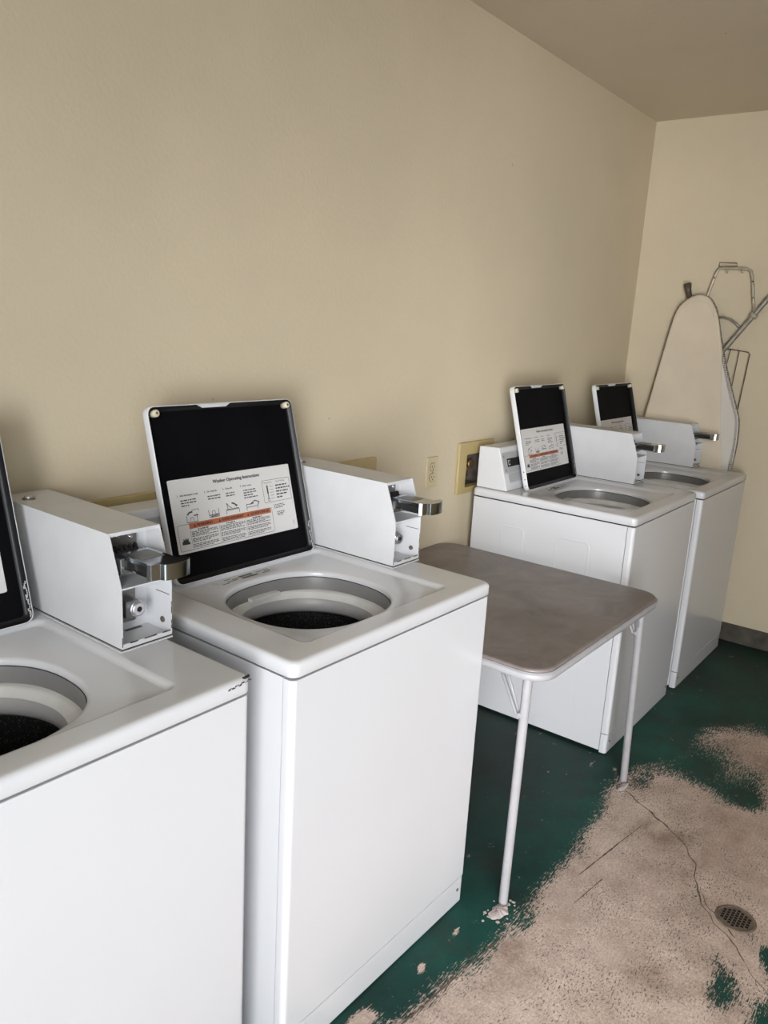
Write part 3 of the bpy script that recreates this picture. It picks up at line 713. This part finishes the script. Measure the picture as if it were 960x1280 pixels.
# scuff on the corner of the first washer's top
mb = MB(); rg = random.Random(2)
for i in range(14):
    x = W - .050 + i * .0036; z = H - .010 + math.sin(i * 1.7) * .0018 + i * .0003
    w = rg.uniform(.0008, .003); h_ = rg.uniform(.0008, .0022); y = -.0031
    mb.add([(x - w, y, z - h_), (x + w, y, z - h_ * .4), (x + w * 1.2, y, z + h_), (x - w * .8, y, z + h_ * .6)], [(0, 1, 2, 3)], M['blackscuff'])
for i in range(5):
    x = W - .014 + i * .003; y = .0015 + rg.uniform(0, .004); mb.box(x - .002, x + .002, y - .0012, y + .0012, H - .0035, H + .0002 , M['blackscuff'])
mb.build('scuff_mark', wash[0])

# ------------------------------------------------------------------ card table
def card_table():
    r = empty('card_table', (1.708, -.865, 0)); S_ = .862; ht = .70
    tag(r, 'square folding card table with brown-grey vinyl top between the second and third washers', 'table')
    mb = MB(); R = lambda i, z, rr=.07: at_z(rrect(i, S_ - i, i, S_ - i, rr, 8), z)
    mb.rings([R(.012, ht - .014, .06), R(.0035, ht - .012), R(.0035, ht - .004), R(.006, ht - .0008), R(.013, ht, .062)], M['vinyl'], cap0=True, cap1=True)
    mb.build('table_top', r)
    mb = MB(); mb.rings([R(.014, ht - .012, .06), R(.001, ht - .011), R(-.0015, ht - .013), R(-.002, ht - .022), R(0, ht - .029), R(.004, ht - .031), R(.014, ht - .029, .06)], M['tablemetal'])
    mb.rings([R(.014, ht - .029, .06), R(.014, ht - .012, .06)], M['tablemetal'])
    mb.build('rim', r)
    # trim line bead
    mb = MB(); mb.rings([R(.001, ht - .0105), R(-.0012, ht - .009), R(.001, ht - .0075), R(.004, ht - .0085)], M['tablemetal']); mb.build('edge_bead', r)
    legs = [((.027, .058), (.030, .055)), ((.844, .042), (.808, .050)), ((.03, .80), (.035, .80)), ((.83, .80), (.80, .80))]
    for (fx, fy), (tx, ty) in legs:
        mb = MB(); mb.tube([(fx, fy, .0005), (fx, fy, .006), (tx, ty, ht - .04), (tx, ty, ht - .013)], [.011, .0125, .0125, .0125], M['tablemetal'], n=20)
        lg = mb.build('leg', r)
        # folding brace
        mb = MB(); sx = 1 if fx < .4 else -1; sy = 1 if fy < .4 else -1
        q = lambda f: Vector((fx + (tx - fx) * f, fy + (ty - fy) * f, ht * f))
        j = q(.80); mb.tube([j + Vector((0, sy * .013, 0)), Vector((j.x, j.y + sy * .060, ht - .030))], .0035, M['tablemetal'], n=8)
        mb.tube([j + Vector((0, sy * .013, .0)), j + Vector((0, sy * .022, -.0)), Vector((j.x + .002, j.y + sy * .080, ht - .030))], .005, M['tablemetal'], n=8)
        mb.tube([j + Vector((-.014, sy * .006, .004)), j + Vector((.014, sy * .006, .004))], .0065, M['tablemetal'], n=12)
        mb.tube([q(.84) + Vector((sx * .012, 0, 0)), Vector((q(.84).x + sx * .035, q(.84).y, ht - .030))], .003, M['tablemetal'], n=8)
        mb.build('brace', lg)
card_table()

# paint crusts at the table feet
def crust(x, y, rx, ry, seed, label):
    rg = random.Random(seed); mb = MB()
    n = 40; rings = []
    for f, z in ((1.0, .0004), (.9, .003), (.6, .006), (.25, .008)):
        rings.append([(math.cos(2 * PI * i / n) * rx * f * (1 + .45 * noise.noise(Vector((math.cos(2 * PI * i / n) * 2.2, math.sin(2 * PI * i / n) * 2.2, seed)))),
                       math.sin(2 * PI * i / n) * ry * f * (1 + .45 * noise.noise(Vector((math.cos(2 * PI * i / n) * 2.2, math.sin(2 * PI * i / n) * 2.2, seed + 3)))),
                       z * (.6 + .6 * rg.random())) for i in range(n)])
    mb.rings(rings, M['plaster'], cap1=True)
    for i in range(16):
        a = rg.uniform(0, 2 * PI); d = rg.uniform(1.1, 1.9); cx, cy = math.cos(a) * rx * d, math.sin(a) * ry * d; s = rg.uniform(.001, .005)
        p = [(cx + s * math.cos(t) * rg.uniform(.6, 1.3), cy + s * math.sin(t) * rg.uniform(.6, 1.3)) for t in [2 * PI * k / 6 for k in range(6)]]
        mb.prism(p, 'z', .0002, .0018, M['plaster'])
    o = mb.build('paint_crust', loc=(x, y, 0)); tag(o, label, 'dried paint', 'dried paint crusts at the table feet')
crust(1.700, -.815, .036, .020, 4, 'pale pinkish crust of dried paint around the foot of the nearer table leg')
crust(2.520, -.835, .040, .012, 9, 'pale crust of dried paint beside the farther table leg foot, where the floor crack begins')

# ------------------------------------------------------------------ floor drain
def drain():
    r = empty('floor_drain', (2.108, -1.316, 0)); tag(r, 'round metal floor drain grate with square holes set in the bare concrete', 'drain')
    mb = MB(); n = 64; R = .047
    def c(rad, z): return [(rad * math.cos(2 * PI * i / n), rad * math.sin(2 * PI * i / n), z) for i in range(n)]
    mb.rings([c(R + .006, .0004), c(R + .003, .004), c(R, .0045), c(R - .003, .002)], M['drain']); mb.build('rim', r)
    mb = MB(); mb.rings([c(R - .0025, .001), c(R - .004, .0035)], M['drain'], cap1=True); 
    p = .0112
    for i in range(-3, 4):
        for j in range(-3, 4):
            x = (i + (.5 if j % 2 else 0)) * p; y = j * p * .95
            if math.hypot(x, y) < .037: mb.box(x - .0044, x + .0044, y - .0038, y + .0038, .0034, .0037, M['hole'])
    mb.build('grate', r)
drain()

# ------------------------------------------------------------------ ironing board
def smooth_closed(pts, n=4):
    out = []; m = len(pts)
    for i in range(m):
        p0, p1, p2, p3 = [Vector(pts[(i + k - 1) % m]) for k in range(4)]
        for k in range(n):
            t = k / n; out.append(tuple(.5 * ((2 * p1) + (p2 - p0) * t + (2 * p0 - 5 * p1 + 4 * p2 - p3) * t * t + (3 * p1 - p0 - 3 * p2 + p3) * t ** 3)))
    return out
def ironing_board():
    r = empty('ironing_board', (4.17, -.38, 0)); oy = .38
    tag(r, 'old folded ironing board with cream cotton cover leaning upright on the end wall', 'ironing board')
    OUT = [(-.115, .90), (-.158, 1.135), (-.203, 1.426), (-.229, 1.586), (-.25, 1.665), (-.291, 1.712), (-.342, 1.735), (-.394, 1.723), (-.430, 1.682), (-.454, 1.623), (-.490, 1.503), (-.531, 1.383), (-.586, 1.241),
           (-.622, 1.148), (-.631, 1.039), (-.625, .907), (-.61, .65), (-.57, .47), (-.47, .38), (-.28, .38), (-.17, .46), (-.115, .62)]
    O = smooth_closed(OUT, 4)
    cy = -.37; cz = 1.05
    def X(z): return (4.168 - 4.17) + (z - 1.735) * .012      # slight lean
    def lay(sc, dx): return [(X(p[1]) + dx, (p[0] - cy) * sc + cy + oy, (p[1] - cz) * (1 - (1 - sc) * .5) + cz) for p in O]
    mb = MB(); mb.rings([lay(.97, .016), lay(1.0, .014), lay(1.0, -.004), lay(.975, -.006)], M['perf'], cap0=True, cap1=True); mb.build('metal_deck', r)
    mb = MB(); mb.rings([lay(.935, -.004), lay(.937, -.010), lay(.925, -.013)], M['pad'], cap1=True); mb.build('white_pad', r)
    C = [(-.412, 1.701), (-.440, 1.655), (-.462, 1.60), (-.477, 1.54), (-.497, 1.461), (-.512, 1.35), (-.527, 1.235), (-.552, 1.06), (-.574, .919), (-.575, .65), (-.54, .49), (-.46, .41), (-.28, .405), (-.185, .48), (-.128, .63), (-.124, .90),
         (-.165, 1.135), (-.210, 1.426), (-.236, 1.582), (-.256, 1.658), (-.294, 1.704), (-.342, 1.728), (-.385, 1.722)]
    Cc = smooth_closed(C, 4); ccy = -.36
    def lay2(sc, dx): return [(X(p[1]) + dx, (p[0] - ccy) * sc + ccy + oy, (p[1] - cz) * (1 - (1 - sc) * .6) + cz) for p in Cc]
    mb = MB(); mb.rings([lay2(1.006, -.006), lay2(1.008, -.013), lay2(.992, -.0185), lay2(.95, -.020)], M['cover'], cap1=True); mb.build('cover', r)
    # hem line near the nose
    pts = [lay2(.965, -.0195)[i] for i in range(len(Cc))]; top = [p for p in pts if p[2] > 1.63]
    top.sort(key=lambda p: p[1]); mb = MB(); mb.tube([(p[0] - .0005, p[1], p[2] - .012) for p in top], .0015, M['cover'], n=6); mb.build('cover_seam', r)
    xb = .024
    def T(name, pts, rad, mat, close=False, n=12):
        mb = MB(); mb.tube([(xb + (p[2] if len(p) > 2 else 0), p[0] + oy, p[1]) for p in pts], rad, mat, n=n); return mb.build(name, r)
    # narrow leg frame: loop above the nose, running down behind the board to the floor
    lg = T('leg_frame', [(-.30, .004), (-.33, .9), (-.377, 1.728), (-.394, 1.797), (-.403, 1.835), (-.412, 1.853), (-.432, 1.861), (-.54, 1.858), (-.562, 1.848), (-.574, 1.815), (-.590, 1.73), (-.606, 1.655)], .0075, M['tubelight'])
    mb = MB(); mb.tube([(xb, -.413 + oy, 1.868), (xb - .004, -.413 + oy, 1.886), (xb - .004, -.494 + oy, 1.883), (xb, -.496 + oy, 1.868), (xb, -.413 + oy, 1.868)], .0020, M['darkplastic'], n=8); mb.build('foot_bar', lg)
    for (y, z) in ((-.399, 1.815), (-.579, 1.80), (-.592, 1.725)):
        mb = MB(); mb.tube([(xb - .006, y + oy, z), (xb - .010, y + oy, z)], .0045, M['darkplastic'], n=8); mb.build('rivet', lg)
    for y in (-.455, -.525):
        mb = MB(); mb.tube([(xb - .002, y + oy, 1.856), (xb - .004, y + oy, 1.838)], .004, M['tubelight'], n=8); mb.build('peg', lg)
    # wide leg tube going up to the right
    lg = T('leg_tube', [(-.44, 1.395), (-.491, 1.473), (-.658, 1.725), (-.74, 1.849)], .0125, M['tube'])
    mb = MB(); d = Vector((0, -.167, .252)).normalized(); c = Vector((xb, -.605 + oy, 1.645)); mb.tube([c - d * .010, c + d * .010], .020, M['tubelight'], n=16); mb.build('collar', lg)
    mb = MB(); c = Vector((xb, -.74 + oy, 1.849)); mb.tube([c - d * .004, c + d * .035], .0145, M['darkplastic'], n=16); mb.build('foot_cap', lg)
    T('brace', [(-.435, 1.628), (-.47, 1.629), (-.501, 1.622), (-.530, 1.604), (-.560, 1.578)], .0065, M['tube'], n=10)
    T('iron_rest', [(-.49, 1.482), (-.55, 1.478), (-.608, 1.471), (-.616, 1.462), (-.601, 1.198), (-.585, 1.12), (-.54, 1.12)], .0024, M['darkplastic'], n=8)
    T('iron_rest_wire', [(-.566, 1.478), (-.557, 1.315), (-.545, 1.20)], .0018, M['darkplastic'], n=8)
    T('iron_rest_wire', [(-.525, 1.48), (-.515, 1.40)], .0018, M['darkplastic'], n=8)
    mb = MB(); mb.tube([(.004, -.300 + oy, 1.715), (.004, -.285 + oy, 1.755), (.004, -.280 + oy, 1.783), (.004, -.279 + oy, 1.786)], [.013, .016, .019, .014], M['darkplastic'], n=14); mb.build('end_cap', r)
ironing_board()

# ------------------------------------------------------------------ light
wd = bpy.data.worlds.new('World'); S.world = wd; wd.use_nodes = True
bg = wd.node_tree.nodes['Background']; bg.inputs['Color'].default_value = (.80, .90, 1, 1); bg.inputs['Strength'].default_value = 1.0
def area(name, loc, rot, sx, sy, power, col):
    l = bpy.data.lights.new(name, 'AREA'); l.shape = 'RECTANGLE'; l.size = sx; l.size_y = sy; l.energy = power; l.color = col
    o = bpy.data.objects.new(name, l); COL.objects.link(o); o.location = loc; o.rotation_euler = rot; return o
# added area lamp standing in for daylight through the unseen doorway
area('added_doorway_light', ((DX0 + DX1) / 2, YF - .14, DZ / 2 + .02), (PI / 2, 0, 0), DX1 - DX0 - .02, DZ - .04, 14, (.93, .97, 1.0))
sl_ = bpy.data.lights.new('bright_sky', 'SUN'); sl_.energy = 11.5; sl_.angle = math.radians(62); sl_.color = (.97, .98, 1.0)
so = bpy.data.objects.new('bright_sky', sl_); COL.objects.link(so); so.rotation_euler = Vector((3.3, 1.0, -.48)).to_track_quat('-Z', 'Y').to_euler()

# ------------------------------------------------------------------ camera
cx, cy, cz, yaw, pitch, roll, f = .0168, -1.6314, 1.5255, .65021, -.23608, .05666, 995.5
F = Vector((math.cos(pitch) * math.cos(yaw), math.cos(pitch) * math.sin(yaw), math.sin(pitch)))
R_ = Vector((math.sin(yaw), -math.cos(yaw), 0)); U = R_.cross(F)
R2 = R_ * math.cos(roll) + U * math.sin(roll); U2 = -R_ * math.sin(roll) + U * math.cos(roll)
cam = bpy.data.cameras.new('Camera'); co = bpy.data.objects.new('Camera', cam); COL.objects.link(co)
co.matrix_world = Matrix(((R2.x, U2.x, -F.x, cx), (R2.y, U2.y, -F.y, cy), (R2.z, U2.z, -F.z, cz), (0, 0, 0, 1)))
cam.sensor_fit = 'VERTICAL'; cam.sensor_height = 36; cam.lens = f * 36 / 1280; cam.clip_start = .02
S.camera = co
vs = S.view_settings; vs.view_transform = 'Standard'; vs.look = 'None'; vs.gamma = 1; vs.exposure = .68; vs.use_curve_mapping = False
